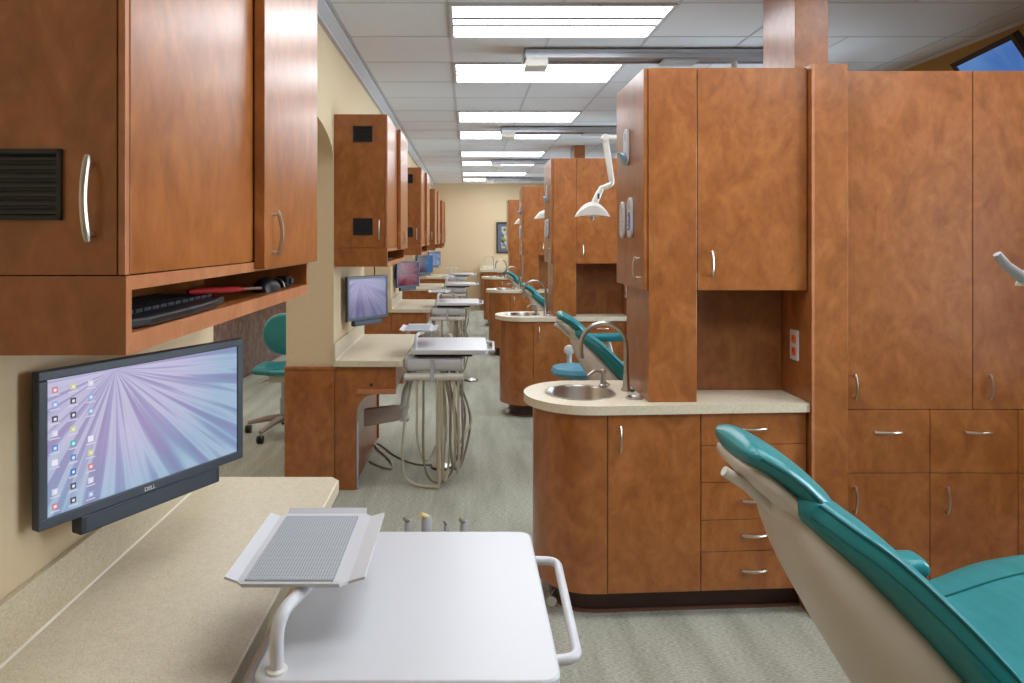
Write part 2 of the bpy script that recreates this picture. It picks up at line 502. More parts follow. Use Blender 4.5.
# things in the slots
zs = 1.366
t = kb = thing('keyboard', 'black keyboard lying in the slot of the closest wall cabinet', 'keyboard', (-.56, 1.2, zs), 'keyboards in cabinet slots')
pts = [(-.66, .99), (-.505, .985), (-.486, 1.05), (-.484, 1.2), (-.492, 1.34), (-.51, 1.43), (-.66, 1.43)]
obj('case', M().prism(pts, 'z', zs + .001, zs + .016), BLACK, t, bevel=.004, smooth=False)
m = M()
for i in range(5):
    for j in range(14):
        x = -.645 + i * .024; y = 1.0 + j * .03
        m.box(x, x + .019, y, y + .025, zs + .016, zs + .022)
obj('keys', m, BEZEL, t, smooth=False)
for k, q in ((1, 'dark keyboard in the slot of the second wall cabinet'), (2, 'dark keyboard in the slot of the third wall cabinet')):
    dup(kb, (0, LY[k], 0), q)
t = thing('computer_mouse', 'black mouse with silver wheel rim in the closest cabinet slot', 'mouse', (-.52, 1.77, zs))
m = M(); rs = []
for k in range(11):
    a = PI * k / 10; r = math.sin(a) ** .6 if 0 < k < 10 else .02
    y = 1.77 - .06 * math.cos(a)
    rs.append([(-.52 + .031 * r * math.cos(b), y, zs + .001 + max(0, (.036 + .006 * math.cos(a)) * r * math.sin(b)) if math.sin(b) > 0 else zs + .001) for b in [2 * PI * i / 16 for i in range(16)]])
m.rings(rs); obj('shell', m, BLACK, t)
obj('rim', M().tube([(-.52 + .031 * math.cos(b), 1.826 + .004 * math.sin(b), zs + .005 + .026 * math.sin(b)) for b in [PI * i / 10 for i in range(11)]], .0022, 6), STEEL, t)
t = thing('screwdriver', 'red handled screwdriver beside the keyboard in the cabinet slot', 'screwdriver', (-.5, 1.45, zs))
a = Vector((-.545, 1.33, zs + .032)); b = Vector((-.500, 1.52, zs + .024)); u = (b - a).normalized()
obj('grip', M().tube([a, a + u * .02, a + u * .1, b - u * .02, b], [.004, .0065, .007, .006, .004], 10), RED, t)
obj('shaft', M().tube([b, b + u * .075], .0035, 8), STEEL, t)
t = thing('webcam', 'small black camera block beside the mouse in the cabinet slot', 'webcam', (-.51, 1.93, zs))
obj('housing', M().box(-.535, -.50, 1.90, 1.95, zs + .001, zs + .032), BLACK, t, bevel=.006, smooth=False)
obj('lens', M().lathe([(.009, 0), (.010, .006), (.006, .008)], (-.50, 1.925, zs + .017), 'x', 14), BEZEL, t)

# ------------------------------------------------------------------ monitors
def monitor(k, A, B, z0, z1, mat, label, icons=False):
    A, B = Vector((A[0], A[1], 0)), Vector((B[0], B[1], 0))
    u = (B - A).normalized(); n = Vector((u.y, -u.x, 0)); Wd = (B - A).length; H = z1 - z0
    t = thing('computer_monitor', label, 'monitor', ((A.x + B.x) / 2, (A.y + B.y) / 2, z0), 'flat monitors over the desks')
    P = lambda a, d, h: A + u * a + n * d + Vector((0, 0, z0 + h))
    def slab(mm, a0, a1, d0, d1, h0, h1, mi=0):
        v = [mm.v(P(a, d, h)) for a in (a0, a1) for d in (d0, d1) for h in (h0, h1)]
        for q in ((0, 1, 3, 2), (4, 6, 7, 5), (0, 4, 5, 1), (2, 3, 7, 6), (0, 2, 6, 4), (1, 5, 7, 3)): mm.f([v[i] for i in q], mi)
    e = .017
    m = M()
    slab(m, 0, Wd, -.018, -.003, 0, H)
    slab(m, 0, Wd, -.003, .004, 0, e * 1.15); slab(m, 0, Wd, -.003, .004, H - e, H)
    slab(m, 0, e, -.003, .004, e * 1.15, H - e); slab(m, Wd - e, Wd, -.003, .004, e * 1.15, H - e)
    slab(m, Wd * .2, Wd * .8, -.045, -.018, H * .2, H * .8)
    obj('bezel', m, BEZEL, t, bevel=.002, smooth=False)
    m = M(); m.quad(P(e, .0005, e * 1.15), P(Wd - e, .0005, e * 1.15), P(Wd - e, .0005, H - e), P(e, .0005, H - e))
    sc = obj('screen', m, mat, t, smooth=False)
    m = M(); q0, q1 = Wd * .165, Wd * .855
    slab(m, q0, q1, -.028, .002, -.036, -.001)
    sb = obj('sound_bar', m, BAR, t, bevel=.003, smooth=False)
    m = M(); slab(m, q0 + .01, q1 - .01, .002, .003, -.032, -.006); obj('speaker_grille', m, BEZEL, sb, smooth=False)
    c = P(Wd / 2, -.045, H * .5)
    m = M(); m.tube(fillet([c, c - n * .05, (-.79, c.y + .06, c.z)], .02), .016, 10)
    m.box(-.799, -.785, c.y, c.y + .12, c.z - .06, c.z + .06)
    obj('wall_bracket', m, BLACK, t)
    if icons:
        cols = [(244, 244, 250), (110, 150, 215), (70, 130, 200), (225, 140, 150), (90, 190, 190), (90, 90, 105), (220, 215, 150), (160, 185, 232), (222, 222, 240)]
        mm = [emit('desktop_icon', c, .72) for c in cols]
        m = M(); rnd = random.Random(3)
        spots = []
        for j in range(9):
            for i in range(3):
                if j == 0 and i == 2 or rnd.random() < .84: spots.append((i, j))
        for i, j in spots:
            a = e + .014 + i * .034; h = H - e - .020 - j * .0265
            mi = rnd.choice([0, 0, 1, 2, 3, 4, 5, 6, 7, 8, 8, 7])
            s1 = .0055
            m.quad(P(a - s1, .0009, h - s1), P(a + s1, .0009, h - s1), P(a + s1, .0009, h + s1), P(a - s1, .0009, h + s1), mi)
            if mi != 0: m.quad(P(a - .002, .0011, h - .003), P(a + .003, .0011, h - .003), P(a + .003, .0011, h + .002), P(a - .002, .0011, h + .002), 0)
            m.quad(P(a - .009, .0009, h - .0105), P(a + .009, .0009, h - .0105), P(a + .009, .0009, h - .0085), P(a - .009, .0009, h - .0085), 8)
        a0, a1 = e, Wd - e
        obj('desktop_icons', m, mm, sc, smooth=False)
        cu = bpy.data.curves.new('brand_lettering', 'FONT'); cu.body = 'DELL'; cu.size = .0115; cu.extrude = .0004; cu.offset = .0001; cu.align_x = 'CENTER'
        cu.materials.append(plain('silver_lettering', (215, 218, 222), .4))
        tmp = bpy.data.objects.new('lettering_curve', cu); COL.objects.link(tmp)
        bpy.context.view_layer.update()
        me = bpy.data.meshes.new_from_object(tmp.evaluated_get(bpy.context.evaluated_depsgraph_get()))
        bpy.data.objects.remove(tmp); bpy.data.curves.remove(cu)
        o = bpy.data.objects.new('brand_lettering', me); COL.objects.link(o)
        p = P(Wd * .47, .0046, .005) - Vector(t.location)
        o.matrix_world = Matrix(((u.x, 0, n.x, p.x), (u.y, 0, n.y, p.y), (0, 1, 0, p.z), (0, 0, 0, 1)))
        o.parent = t
    return t

sA = screen_mat('display_pink_flower', (212, 206, 234), (176, 200, 224), ((186, 158, 200), (188, 192, 220), (226, 232, 246)), (.30, .99), k=.68, freq=11)
sA2 = screen_mat('display_pale_lilac', (168, 152, 192), (150, 152, 182), ((190, 168, 205), (205, 205, 225), (232, 232, 245)), (.30, .99), k=.52, freq=7)
sB = screen_mat('display_fireworks', (150, 60, 70), (70, 60, 120), ((150, 60, 80), (150, 110, 170), (255, 215, 190)), (.5, .5), .55, 5)
sC = screen_mat('display_blue_red', (26, 104, 160), (84, 28, 48), ((150, 170, 205), (190, 200, 220), (235, 240, 250)), (1.0, .5), .55, 4)
sD = screen_mat('display_pale_blue', (130, 155, 190), (150, 165, 195), ((120, 140, 180), (150, 160, 190), (210, 220, 235)), (.4, .9), .6, 6)
mA, mB = (-.767, 1.217), (-.540, 1.636)
monitor(0, mA, mB, .978, 1.263, sA, 'biggest monitor, black, pink streaked desktop with icons, above the near counter', True)
for k, sm, q in ((1, sA2, 'second monitor along the partition, pale lilac streaked screen'), (2, sB, 'third monitor along the partition, red and purple fireworks screen'),
                 (3, sC, 'fourth monitor along the partition, screen half blue half dark red'), (4, sD, 'smallest farthest monitor with a plain pale blue screen')):
    monitor(k, (mA[0] + .006, mA[1] + LY[k] - .03), (mB[0], mB[1] + LY[k] - .15), .978, 1.263, sm, q)
tag(obj('monitor_cable', M().tube([(-.62, 4.55, 1.262), (-.62, 4.56, 1.30), (-.63, 4.6, 1.338)], .004, 8), BLACK), 'thin black cable hanging from the second wall cabinet to its monitor', 'cable')

# ------------------------------------------------------------------ desks and their counters
ct = thing('countertop', 'closest beige speckled desk counter, under the biggest monitor', 'countertop', (-.6, 1.5, .74), 'speckled desk counters')
p = [(-.799, .93), (-.405, .93), (-.385, .95), (-.385, 2.045), (-.41, 2.075), (-.799, 2.075)]
obj('slab', M().prism(p, 'z', .741, .78), STONE, ct, bevel=.004, smooth=False)
obj('backsplash', M().box(-.799, -.786, .93, 2.075, .7805, .882), SPLASH, ct, bevel=.002, smooth=False)
obj('caulk_line', M().prism([(-.786, .7802), (-.7825, .7802), (-.786, .7837)], 'y', .932, 2.07), plain('pale_caulk', (222, 214, 194), .5), ct, smooth=False)
for k, q in ((1, 'second beige speckled desk counter along the partition'), (2, 'third speckled desk counter, below the fireworks screen'),
             (3, 'fourth speckled desk counter, below the blue and dark red screen'), (4, 'last speckled desk counter, beside the end wall')):
    dup(ct, (0, LY[k], 0), q)
t = dk = thing('desk_cabinet', 'wood desk base under the closest speckled counter', 'desk', (-.7, 1.5, 0), 'wood desk bases')
prof = [(-.799, .0), (-.67, .0), (-.67, .42)]
prof += [(q.x, q.z) for q in spline([(-.67, 0, .42), (-.655, 0, .50), (-.615, 0, .555), (-.56, 0, .572)], 6)][1:]
prof += [(-.43, .574), (-.43, .7395), (-.799, .7395)]
obj('end_gable', M().prism(prof, 'y', .96, .985), W, t, bevel=.0015, smooth=False)
obj('body', M().prism([(x - (.012 if x > -.79 else 0), z) for x, z in prof], 'y', .985, 2.03), W, t, smooth=False)
obj('far_gable', M().prism(prof, 'y', 2.03, 2.055), W, t, smooth=False)
obj('drawer_rail', M().box(-.66, -.43, .952, .985, .575, .605), W_EDGE, t, bevel=.002, smooth=False)
obj('cable_grommet', M().lathe([(.010, .0), (.010, -.003), (.007, -.004), (.005, -.001)], (-.575, .96, .63), 'y', 16), KICK, t)
obj('gable_glare_strip', M().box(-.669, -.660, .975, 1.01, .0, .40), GREYP, t, bevel=.003, smooth=False)  # pale strip standing for glare on the gable's side face
for k, q in ((1, 'wood desk base with curved bracket under the second counter'), (2, 'wood desk base under the third speckled counter'),
             (3, 'wood desk base under the fourth speckled counter'), (4, 'wood desk base under the last counter by the end wall')):
    dup(dk, (0, LY[k], 0), q)

# ------------------------------------------------------------------ delivery units
def hose(pts, r, mat, parent): return obj('hose', M().tube(spline(pts, 8), r, 8), mat, parent)
t = du = thing('delivery_unit', 'closest white dental delivery unit, big tabletop and tray in front of the viewer', 'dental unit', (-.1, 1.28, 0), 'white dental delivery units')
m = M().prism(rounded(-.325, .142, 1.02, 1.546, .028), 'z', .812, .84)
obj('tabletop', m, WHITE, t, bevel=.004)
obj('dark_gap_slab', M().prism(rounded(-.30, .05, 1.05, 1.50, .02), 'z', .795, .8115), BLACK, t)  # black slab standing for the dark gap below the tabletop
m = M().tube(fillet([(.135, 1.435, .826), (.188, 1.432, .826), (.178, 1.10, .826), (.135, 1.092, .826)], .03), .0085, 12)
obj('push_handle', m, WHITE, t)
hd = obj('instrument_head', M().prism(rounded(1.045, 1.32, .705, .79, .035), 'x', -.345, -.02), WHITE, t, bevel=.006)
obj('clip', M().box(-.205, -.180, 1.03, 1.06, .65, .775), GREYP, hd, bevel=.004, smooth=False)
obj('end_cap', M().prism(rounded(1.05, 1.31, .71, .785, .03), 'x', -.02, -.005), WHITE2, hd, bevel=.004)
obj('end_cap', M().prism(rounded(1.05, 1.31, .71, .785, .03), 'x', -.36, -.345), GREYP, hd, bevel=.004)
obj('holder_bar', M().tube([(-.36, 1.06, .672), (-.005, 1.06, .672)], .022, 14), WHITE2, t)
m = M()
m.tube(fillet([(-.34, 1.20, .70), (-.34, 1.20, .62), (-.37, 1.20, .56), (-.385, 1.19, .44)], .06), .017, 10)
m.box(-.40, -.345, 1.16, 1.225, .375, .39); m.box(-.40, -.345, 1.16, 1.225, .455, .47)
m.tube([(-.385, 1.19, .37), (-.385, 1.19, .475)], .014, 10)
obj('knuckle', m, GREYP, t)
m = M()
rs = []
for x, y, z, h in ((-.628, 1.24, .380, .052), (-.55, 1.225, .395, .05), (-.42, 1.20, .42, .046), (-.385, 1.195, .424, .036)):
    rs.append([(x, y - .025, z - h), (x, y + .025, z - h), (x, y + .03, z), (x, y + .025, z + h), (x, y - .025, z + h), (x, y - .03, z)])
m.rings(rs); obj('swing_arm', m, ARMM, t)
hs = [(-.285, .16, .16, HOSE), (-.245, .02, .25, HOSED), (-.165, .02, .05, HOSE), (-.135, .03, .05, HOSE), (-.085, .10, .12, HOSED), (-.06, .24, .1, HOSE), (-.035, .08, -.03, HOSE), (-.012, .16, -.04, HOSED)]
for x, zb, dx, mt in hs:
    hose([(x, 1.055, .655), (x, 1.05, .5), (x + .004, 1.06, zb + .12), (x + dx * .3, 1.10, zb), (x + dx * .7, 1.17, zb + .06), (x + dx, 1.22, .40), (x * .5 + dx * .5 - .09, 1.24, .70)], .0075, mt, t)
hose([(-.30, 1.2, .69), (-.33, 1.17, .60), (-.375, 1.15, .3), (-.37, 1.12, .08), (-.30, 1.08, .018), (-.18, 1.04, .018), (-.15, 1.03, .05), (-.15, 1.05, .4), (-.15, 1.055, .655)], .008, HOSE, t)
for x, z, r, tip in ((-.139, .832, .010, GREYP), (-.096, .842, .013, YEL), (-.05, .825, .006, GREYP), (-.008, .830, .010, GREYP)):
    hp = obj('handpiece', M().tube([(x - .004, 1.585, .70), (x - .002, 1.60, .78), (x, 1.612, z - .004), (x, 1.615, z + .006)], [r * .6, r * .8, r, r * .7], 12), GREYP, t)
    obj('handpiece_tip', M().tube([(x, 1.61, z + .004), (x - r * 1.0, 1.60, z + .014)], [r * .5, r * .4], 10), tip if tip is YEL else HOSED, hp)
obj('handpiece_rail', M().tube([(-.16, 1.57, .74), (.02, 1.57, .74)], .016, 12), WHITE2, t)
m = M(); m.box(-.12, -.10, 1.50, 1.57, .73, .80); m.box(-.02, 0, 1.50, 1.57, .73, .80); obj('rail_bracket', m, WHITE2, t)
m = M().tube(fillet([(-.292, 1.045, .838), (-.292, 1.045, .925), (-.262, 1.13, .928), (-.255, 1.25, .929)], .05, 8), .0105, 14)
obj('tray_post', m, WHITE, t)
m = M().lathe([(.016, .84), (.016, .844), (.012, .846)], (-.292, 1.045, 0), 'z', 20); obj('post_collar', m, WHITE2, t)
# instrument tray with flared lips
z = .943
a0, a1, b0, b1 = -.376, -.194, 1.102, 1.388
m = M()
inn = [(a0 + .012, b0, z), (a1 - .012, b0, z), (a1, b0 + .012, z), (a1, b1 - .012, z), (a1 - .012, b1, z), (a0 + .012, b1, z), (a0, b1 - .012, z), (a0, b0 + .012, z)]
vi = [m.v(q) for q in inn]; m.f(vi)
def lip(i, j, d):
    p, q = Vector(inn[i]), Vector(inn[j])
    vv = [m.v(p + Vector(d) ), m.v(q + Vector(d))]
    m.f([vi[i], vi[j], vv[1], vv[0]])
lip(0, 1, (0, -.004, .007)); lip(2, 3, (.026, 0, .007)); lip(4, 5, (0, .010, .008)); lip(6, 7, (-.020, 0, .007))
o = tr = obj('instrument_tray', m, WHITE, t, smooth=False)
sd = o.modifiers.new('thick', 'SOLIDIFY'); sd.thickness = .004; sd.offset = 1
obj('perforated_sheet', M().box(a0 + .014, a1 - .024, b0 + .008, b1 - .022, z + .0005, z + .0045), PERF, tr, smooth=False)
for k, q in ((1, 'second white dental delivery unit along the aisle, hoses hanging below it'), (2, 'third white dental delivery unit along the aisle'),
             (3, 'fourth white dental delivery unit along the aisle'), (4, 'small last white dental delivery unit by the end wall')):
    dup(du, (-.02, LY[k] - .07, 0), q)

def foot_control(x, y, label, cable=None):
    t = thing('foot_control', label, 'foot control', (x, y, 0), 'round foot controls on the carpet')
    obj('disc', M().lathe([(.0, .0), (.066, .0), (.068, .006), (.062, .016), (.03, .024), (.0, .026)], (x, y, 0), 'z', 28, caps=False), STEEL, t)
    obj('base_ring', M().lathe([(.070, .001), (.074, .004), (.070, .009), (.066, .006)], (x, y, 0), 'z', 28, caps=False), BLACK, t)
    if cable: obj('cable', M().tube(spline([(a, b, .007) for a, b in cable], 8), .006, 8), HOSED, t)
foot_control(-.17, 4.50, 'silver disc foot control with cable under the second delivery unit', [(-.20, 4.53), (-.34, 4.54), (-.50, 4.72), (-.64, 4.98), (-.66, 4.92), (-.52, 4.60), (-.50, 4.45), (-.60, 4.52), (-.66, 4.6)])
foot_control(.04, 7.27, 'silver disc foot control under the third delivery unit', [(-.03, 7.27), (-.2, 7.3), (-.4, 7.5)])

# ------------------------------------------------------------------ sink cabinets
def front(x, dy=0): return 2.675 + .06 * (x - .5) + dy
def endpoly(inset, xr=1.358, back=3.155, xs=1.0):
    cx, cy, r = .485, 2.905, .245 - inset
    pts = [(xr, front(xr, inset - .018)), ]
    f0 = front(cx, inset - .018)
    pts.append((cx + .03, f0 + .002))
    for k in range(0, 25):
        a = math.radians(-90 - 180 * k / 24)
        yy = cy + r * math.sin(a)
        pts.append((cx + r * math.cos(a) * xs, yy))
    pts.append((xr, back - inset))
    return pts
t = sk = thing('sink_cabinet', 'closest wood sink cabinet with curved end and a stack of drawers', 'cabinet', (.85, 2.9, 0), 'wood sink cabinets')
zb, zt = .110, .812
obj('carcass', M().prism(endpoly(.045, xs=.9), 'z', zb, .70), W, t)
m = M(); A_, B_ = endpoly(.045, xs=.9), endpoly(.062, xr=1.341, xs=.9)
m.rings([[(p[0], p[1], .7005), (p[0], p[1], zt), (q[0], q[1], zt), (q[0], q[1], .7005)] for p, q in zip(A_ + A_[:1], B_ + B_[:1])], caps=False)
obj('top_rail', m, W, t)
obj('toe_kick', M().prism(endpoly(.095, xs=.85), 'z', 0.001, zb), KICK, t)
obj('kick_strip', M().prism(endpoly(.085, xs=.85), 'z', 0.0005, .012), plain('kick_strip', (112, 74, 62), .5), t)
def slab_front(name, xa, xb, za, zc, par):
    m = M()
    v = [m.v((x, front(x, dy), z)) for x in (xa, xb) for dy in (0, .022) for z in (za, zc)]
    for q in ((0, 1, 3, 2), (4, 6, 7, 5), (0, 4, 5, 1), (2, 3, 7, 6), (0, 2, 6, 4), (1, 5, 7, 3)): m.f([v[i] for i in q])
    return obj(name, m, W, par, bevel=.0012, smooth=False)
# curved end panel
m = M(); cx, cy = .485, 2.905
outer, inner = [(.548, front(.548)), (.515, front(.515))], [(.548, front(.548, .02)), (.515, front(.515, .02))]
for k in range(0, 25):
    a = math.radians(-90 - 180 * k / 24)
    ro, ri = .229, .205
    outer.append((cx + .9 * ro * math.cos(a), cy + ro * math.sin(a))); inner.append((cx + .9 * ri * math.cos(a), cy + ri * math.sin(a)))
m.rings([[(p[0], p[1], zb), (p[0], p[1], zt - .002), (q[0], q[1], zt - .002), (q[0], q[1], zb)] for p, q in zip(outer, inner)])
obj('curved_panel', m, W, t)
d = slab_front('door', .5515, .921, zb, zt - .002, t)
handle(d, (.598, front(.598), .668), (.598, front(.598), .772), (0, -1, 0), .024, .005)
zl = [zt - .002, .684, .536, .388, .262, zb]
for i in range(5):
    d = slab_front('drawer', .9245, 1.352, zl[i + 1] + (.0025 if i < 4 else 0), zl[i], t)
    zc = (zl[i] + zl[i + 1]) / 2 + .004
    handle(d, (1.085, front(1.085), zc), (1.185, front(1.185), zc), (0, -1, 0), .024, .005)
p = obj('foot_pedal', M().lathe([(.0, -.018), (.020, -.018), (.022, -.008), (.02, .0), (.0, .004)], (.335, 2.735, .06), 'y', 20, caps=False), STEEL, t)
obj('pedal_arm', M().tube([(.335, 2.74, .06), (.36, 2.80, .06)], .008, 10), STEEL, p)
SK = ['second wood sink cabinet along the aisle, behind the closest faucet', 'third wood sink cabinet along the aisle', 'fourth wood sink cabinet along the aisle']
for k in (1, 2, 3): dup(sk, (0, RY[k], 0), SK[k - 1])

t = st = thing('sink_countertop', 'closest speckled countertop with rounded end and oval steel sink', 'countertop', (.85, 2.9, .815), 'speckled sink countertops')
# slab with a round hole for the basin
m = M(); outp = endpoly(0)
hc, hr = (.478, 2.905), (.139, .139); N = 40
hole = [(hc[0] + hr[0] * math.cos(2 * PI * k / N), hc[1] + hr[1] * math.sin(2 * PI * k / N)) for k in range(N)]
def holed(z, zflip):
    bm = m.bm
    vo = [m.v((x, y, z)) for x, y in outp]; vh = [m.v((x, y, z)) for x, y in hole]
    eo = [bm.edges.new((vo[i], vo[(i + 1) % len(vo)])) for i in range(len(vo))]
    eh = [bm.edges.new((vh[i], vh[(i + 1) % N])) for i in range(N)]
    bmesh.ops.triangle_fill(bm, edges=eo + eh, use_beauty=True)
    return vo, vh
vo0, vh0 = holed(.815, 0); vo1, vh1 = holed(.85, 1)
for a, b in ((vo0, vo1), (vh0, vh1)):
    for i in range(len(a)): m.f([a[i], a[(i + 1) % len(a)], b[(i + 1) % len(a)], b[i]])
obj('slab', m, STONE, t)
m = M().lathe([(.149, .8505), (.149, .8535), (.139, .853), (.134, .845), (.13, .76), (.11, .735), (.03, .728), (.03, .722), (0.0, .722)], (hc[0], hc[1], 0), 'z', 40, caps=False)
sb = obj('sink_basin', m, STEEL, t)
obj('drain', M().lathe([(.0, .730), (.022, .731), (.026, .729)], (hc[0], hc[1], 0), 'z', 20, caps=False), BEZEL, sb)
m = M().lathe([(.026, .8505), (.036, .8505), (.036, .854), (.030, .855), (.027, .8507), (.0, .8507)], (.683, 2.80, 0), 'z', 28, caps=False)
obj('waste_ring', m, STEEL, t)
for k, q in ((1, 'second speckled sink countertop along the aisle, rounded end'), (2, 'third speckled sink countertop along the aisle'), (3, 'fourth speckled sink countertop along the aisle')):
    dup(st, (0, RY[k], 0), q)
t = fc = thing('faucet', 'closest tall gooseneck faucet on the speckled sink countertop', 'faucet', (.683, 2.94, .85), 'gooseneck faucets')
pts = [(.683, 2.94, .862), (.683, 2.94, .95), (.683, 2.94, 1.045)]
for k in range(1, 15):
    a = PI * k / 14
    pts.append((.683 - .097 + .097 * math.cos(a), 2.94, 1.045 + .095 * math.sin(a)))
pts += [(.489, 2.94, 1.02), (.490, 2.94, 1.0)]
obj('spout', M().tube(pts, [.011] * 3 + [.0095] * (len(pts) - 3), 14), STEEL, t)
obj('base', M().lathe([(.022, .8505), (.022, .857), (.015, .866), (.013, .92), (.011, .925)], (.683, 2.94, 0), 'z', 24), STEEL, t)
obj('aerator', M().tube([(.490, 2.94, 1.002), (.490, 2.94, .99)], .0115, 14), STEEL, t)
obj('side_nut', M().lathe([(.0, .851), (.012, .851), (.012, .858), (.0, .862)], (.704, 2.925, 0), 'z', 14, caps=False), BEZEL, t)
t = lv = thing('soap_pump', 'short steel soap pump with side spout beside the closest faucet', 'soap pump', (.60, 3.02, .85), 'steel soap pumps')
obj('base', M().lathe([(.020, .8505), (.020, .857), (.013, .862), (.011, .905), (.013, .908), (.012, .925), (.0, .928)], (.60, 3.02, 0), 'z', 20), STEEL, t)
obj('spout', M().tube(fillet([(.60, 3.02, .905), (.56, 3.0, .925), (.525, 2.98, .905)], .02), .006, 10), STEEL, t)
obj('lever', M().tube([(.608, 3.02, .87), (.625, 3.005, .858)], .006, 8), STEEL, t)
for k, q in ((1, 'second'), (2, 'third'), (3, 'fourth')):
    dup(fc, (0, RY[k], 0), 'gooseneck faucet on the %s speckled sink countertop' % q)
    dup(lv, (0, RY[k], 0), 'steel soap pump on the %s speckled sink countertop' % q)

# ------------------------------------------------------------------ tower cabinets above the sinks
t = tw = thing('tower_cabinet', 'closest tall wood upper cabinet standing on the sink counter, open niche below', 'cabinet', (1.0, 3.0, .8505), 'wood upper cabinets standing on the sink counters')
F = 2.725; zt = 2.185
obj('column', M().box(.722, .915, F, 3.10, .8515, zt), W, t, bevel=.0015, smooth=False)
obj('carcass', M().box(.9155, 1.356, F + .02, 3.10, 1.300, zt), W, t, smooth=False)
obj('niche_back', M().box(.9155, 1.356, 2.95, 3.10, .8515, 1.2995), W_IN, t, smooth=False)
d = obj('door', M().box(.918, 1.354, F, F + .019, 1.297, zt), W, t, bevel=.0012, smooth=False)
handle(d, (.972, F, 1.35), (.972, F, 1.455), (0, -1, 0), .024, .005)
d = obj('side_door', M().box(.704, .7205, F + .004, 3.225, 1.297, zt), W, t, bevel=.0015, smooth=False)
handle(d, (.704, 2.815, 1.335), (.704, 2.815, 1.43), (-1, 0, 0), .022, .005)
obj('side_body', M().box(.7225, 1.356, 3.1005, 3.225, 1.297, zt), W, t, smooth=False)
for k, q in ((1, 'second wood upper cabinet along the aisle, behind the dental light'), (2, 'third wood upper cabinet along the aisle, narrow strip in view'), (3, 'fourth wood upper cabinet, partly hiding the framed picture')):
    dup(tw, (0, RY[k], 0), q)
# power outlet in the niche
t = ol = thing('power_outlet', 'white wall outlet with two orange sockets in the closest niche', 'outlet', (1.355, 2.83, 1.06), 'orange power outlets')
xo = 1.3595
obj('plate', M().prism(rounded(2.80, 2.872, 1.00, 1.125, .006), 'x', xo - .0045, xo), WHITE, t, bevel=.0015, smooth=False)
for z in (1.037, 1.088):
    s = obj('socket', M().prism(rounded(2.819, 2.853, z - .017, z + .017, .008), 'x', xo - .0065, xo - .004), ORANGE, t, smooth=False)
    m = M()
    for dy in (-.006, .006): m.box(xo - .0072, xo - .0064, 2.836 + dy - .0012, 2.836 + dy + .0012, z - .002, z + .008)
    obj('slot', m, BLACK, s, smooth=False)
dup(ol, (0, RY[1], 0), 'outlet with orange sockets in the niche of the second tower')
# white oval dispenser plates on the side door
def capsule(yc, w, z0, z1, n=10):
    r = w / 2; o = []
    for k in range(n + 1): a = PI * k / n; o.append((yc + r * math.cos(a), z1 - r + r * math.sin(a)))
    for k in range(n + 1): a = PI + PI * k / n; o.append((yc + r * math.cos(a), z0 + r + r * math.sin(a)))
    return o
xs = .7035
def dispenser(yc, z0, z1, label, style):
    t = thing('glove_dispenser', label, 'dispenser', (xs, yc, z0), 'white oval dispensers on the tower side door')
    p = obj('cover', M().prism(capsule(yc, .078, z0, z1), 'x', xs - .012, xs), WHITE, t, bevel=.004)
    obj('slot', M().prism(capsule(yc, .022, z1 - .052, z1 - .018), 'x', xs - .0128, xs - .0115), GREYP, p, smooth=False)
    if style == 0:
        m = M()
        rs = [[(xs - .012 - .03 * q * (.5 + .5 * math.cos(b)), yc + .01 + .05 * w * math.sin(b), z0 + .005 + .05 * q) for b in [2 * PI * i / 12 for i in range(12)]] for q, w in ((0, .3), (.3, .9), (.7, 1), (1, .4))]
        m.rings(rs); obj('glove_tip', m, BLUEL, t)
    else:
        m = M()
        rnd = random.Random(style)
        n = 3 if style == 1 else 9
        for i in range(n):
            z = z0 + .035 + (.018 if style == 1 else .0085) * i; y = yc - .012 + rnd.uniform(-.006, .006)
            m.box(xs - .0127, xs - .0118, y - .012, y + .018 * rnd.random() + .01, z, z + .007)
        obj('printed_mark', m, BLUEP if style == 2 else BLUEL, p, smooth=False)
    return t
ds = [dispenser(3.0, 1.825, 1.985, 'single white oval dispenser with pale blue tip, high on the closest tower side', 0),
      dispenser(3.075, 1.505, 1.67, 'white oval dispenser with a faint blue mark, farther of the lower pair', 1),
      dispenser(2.93, 1.505, 1.68, 'white oval dispenser printed in strong blue, nearer of the lower pair', 2)]
for k, q in ((1, 'second'), (2, 'third')):
    for d, r in zip(ds, ('upper white', 'lower far white', 'lower near white')):
        dup(d, (0, RY[k], 0), '%s oval dispenser on the side of the %s tower' % (r, q))

# ------------------------------------------------------------------ tall cabinets
t = tc = thing('tall_cabinet', 'tall wood cabinet wall with long doors, drawers and low doors behind the dental chair', 'cabinet', (2.3, 3.0, 0), 'tall wood cabinet walls')
obj('end_panel', M().box(1.360, 1.505, 2.70, 3.225, 0.001, 2.195), W, t, bevel=.002, smooth=False)
obj('panel_edge', M().box(1.3605, 1.372, 2.6985, 2.70, 0.001, 2.194), W_EDGE, t, smooth=False)
G = 2.775
obj('carcass', M().box(1.506, 3.13, G + .02, 3.225, .1, 2.18), W, t, smooth=False)
obj('toe_kick', M().box(1.506, 3.13, G + .08, 3.2, 0.001, .099), KICK, t, smooth=False)
for i, (a, b) in enumerate(((1.508, 2.051), (2.054, 2.60), (2.603, 3.128))):
    d = obj('tall_door', M().box(a, b, G, G + .019, .811, 2.185), W, t, bevel=.0012, smooth=False)
    handle(d, (a + .062, G, .85), (a + .062, G, .955), (0, -1, 0), .024, .005)
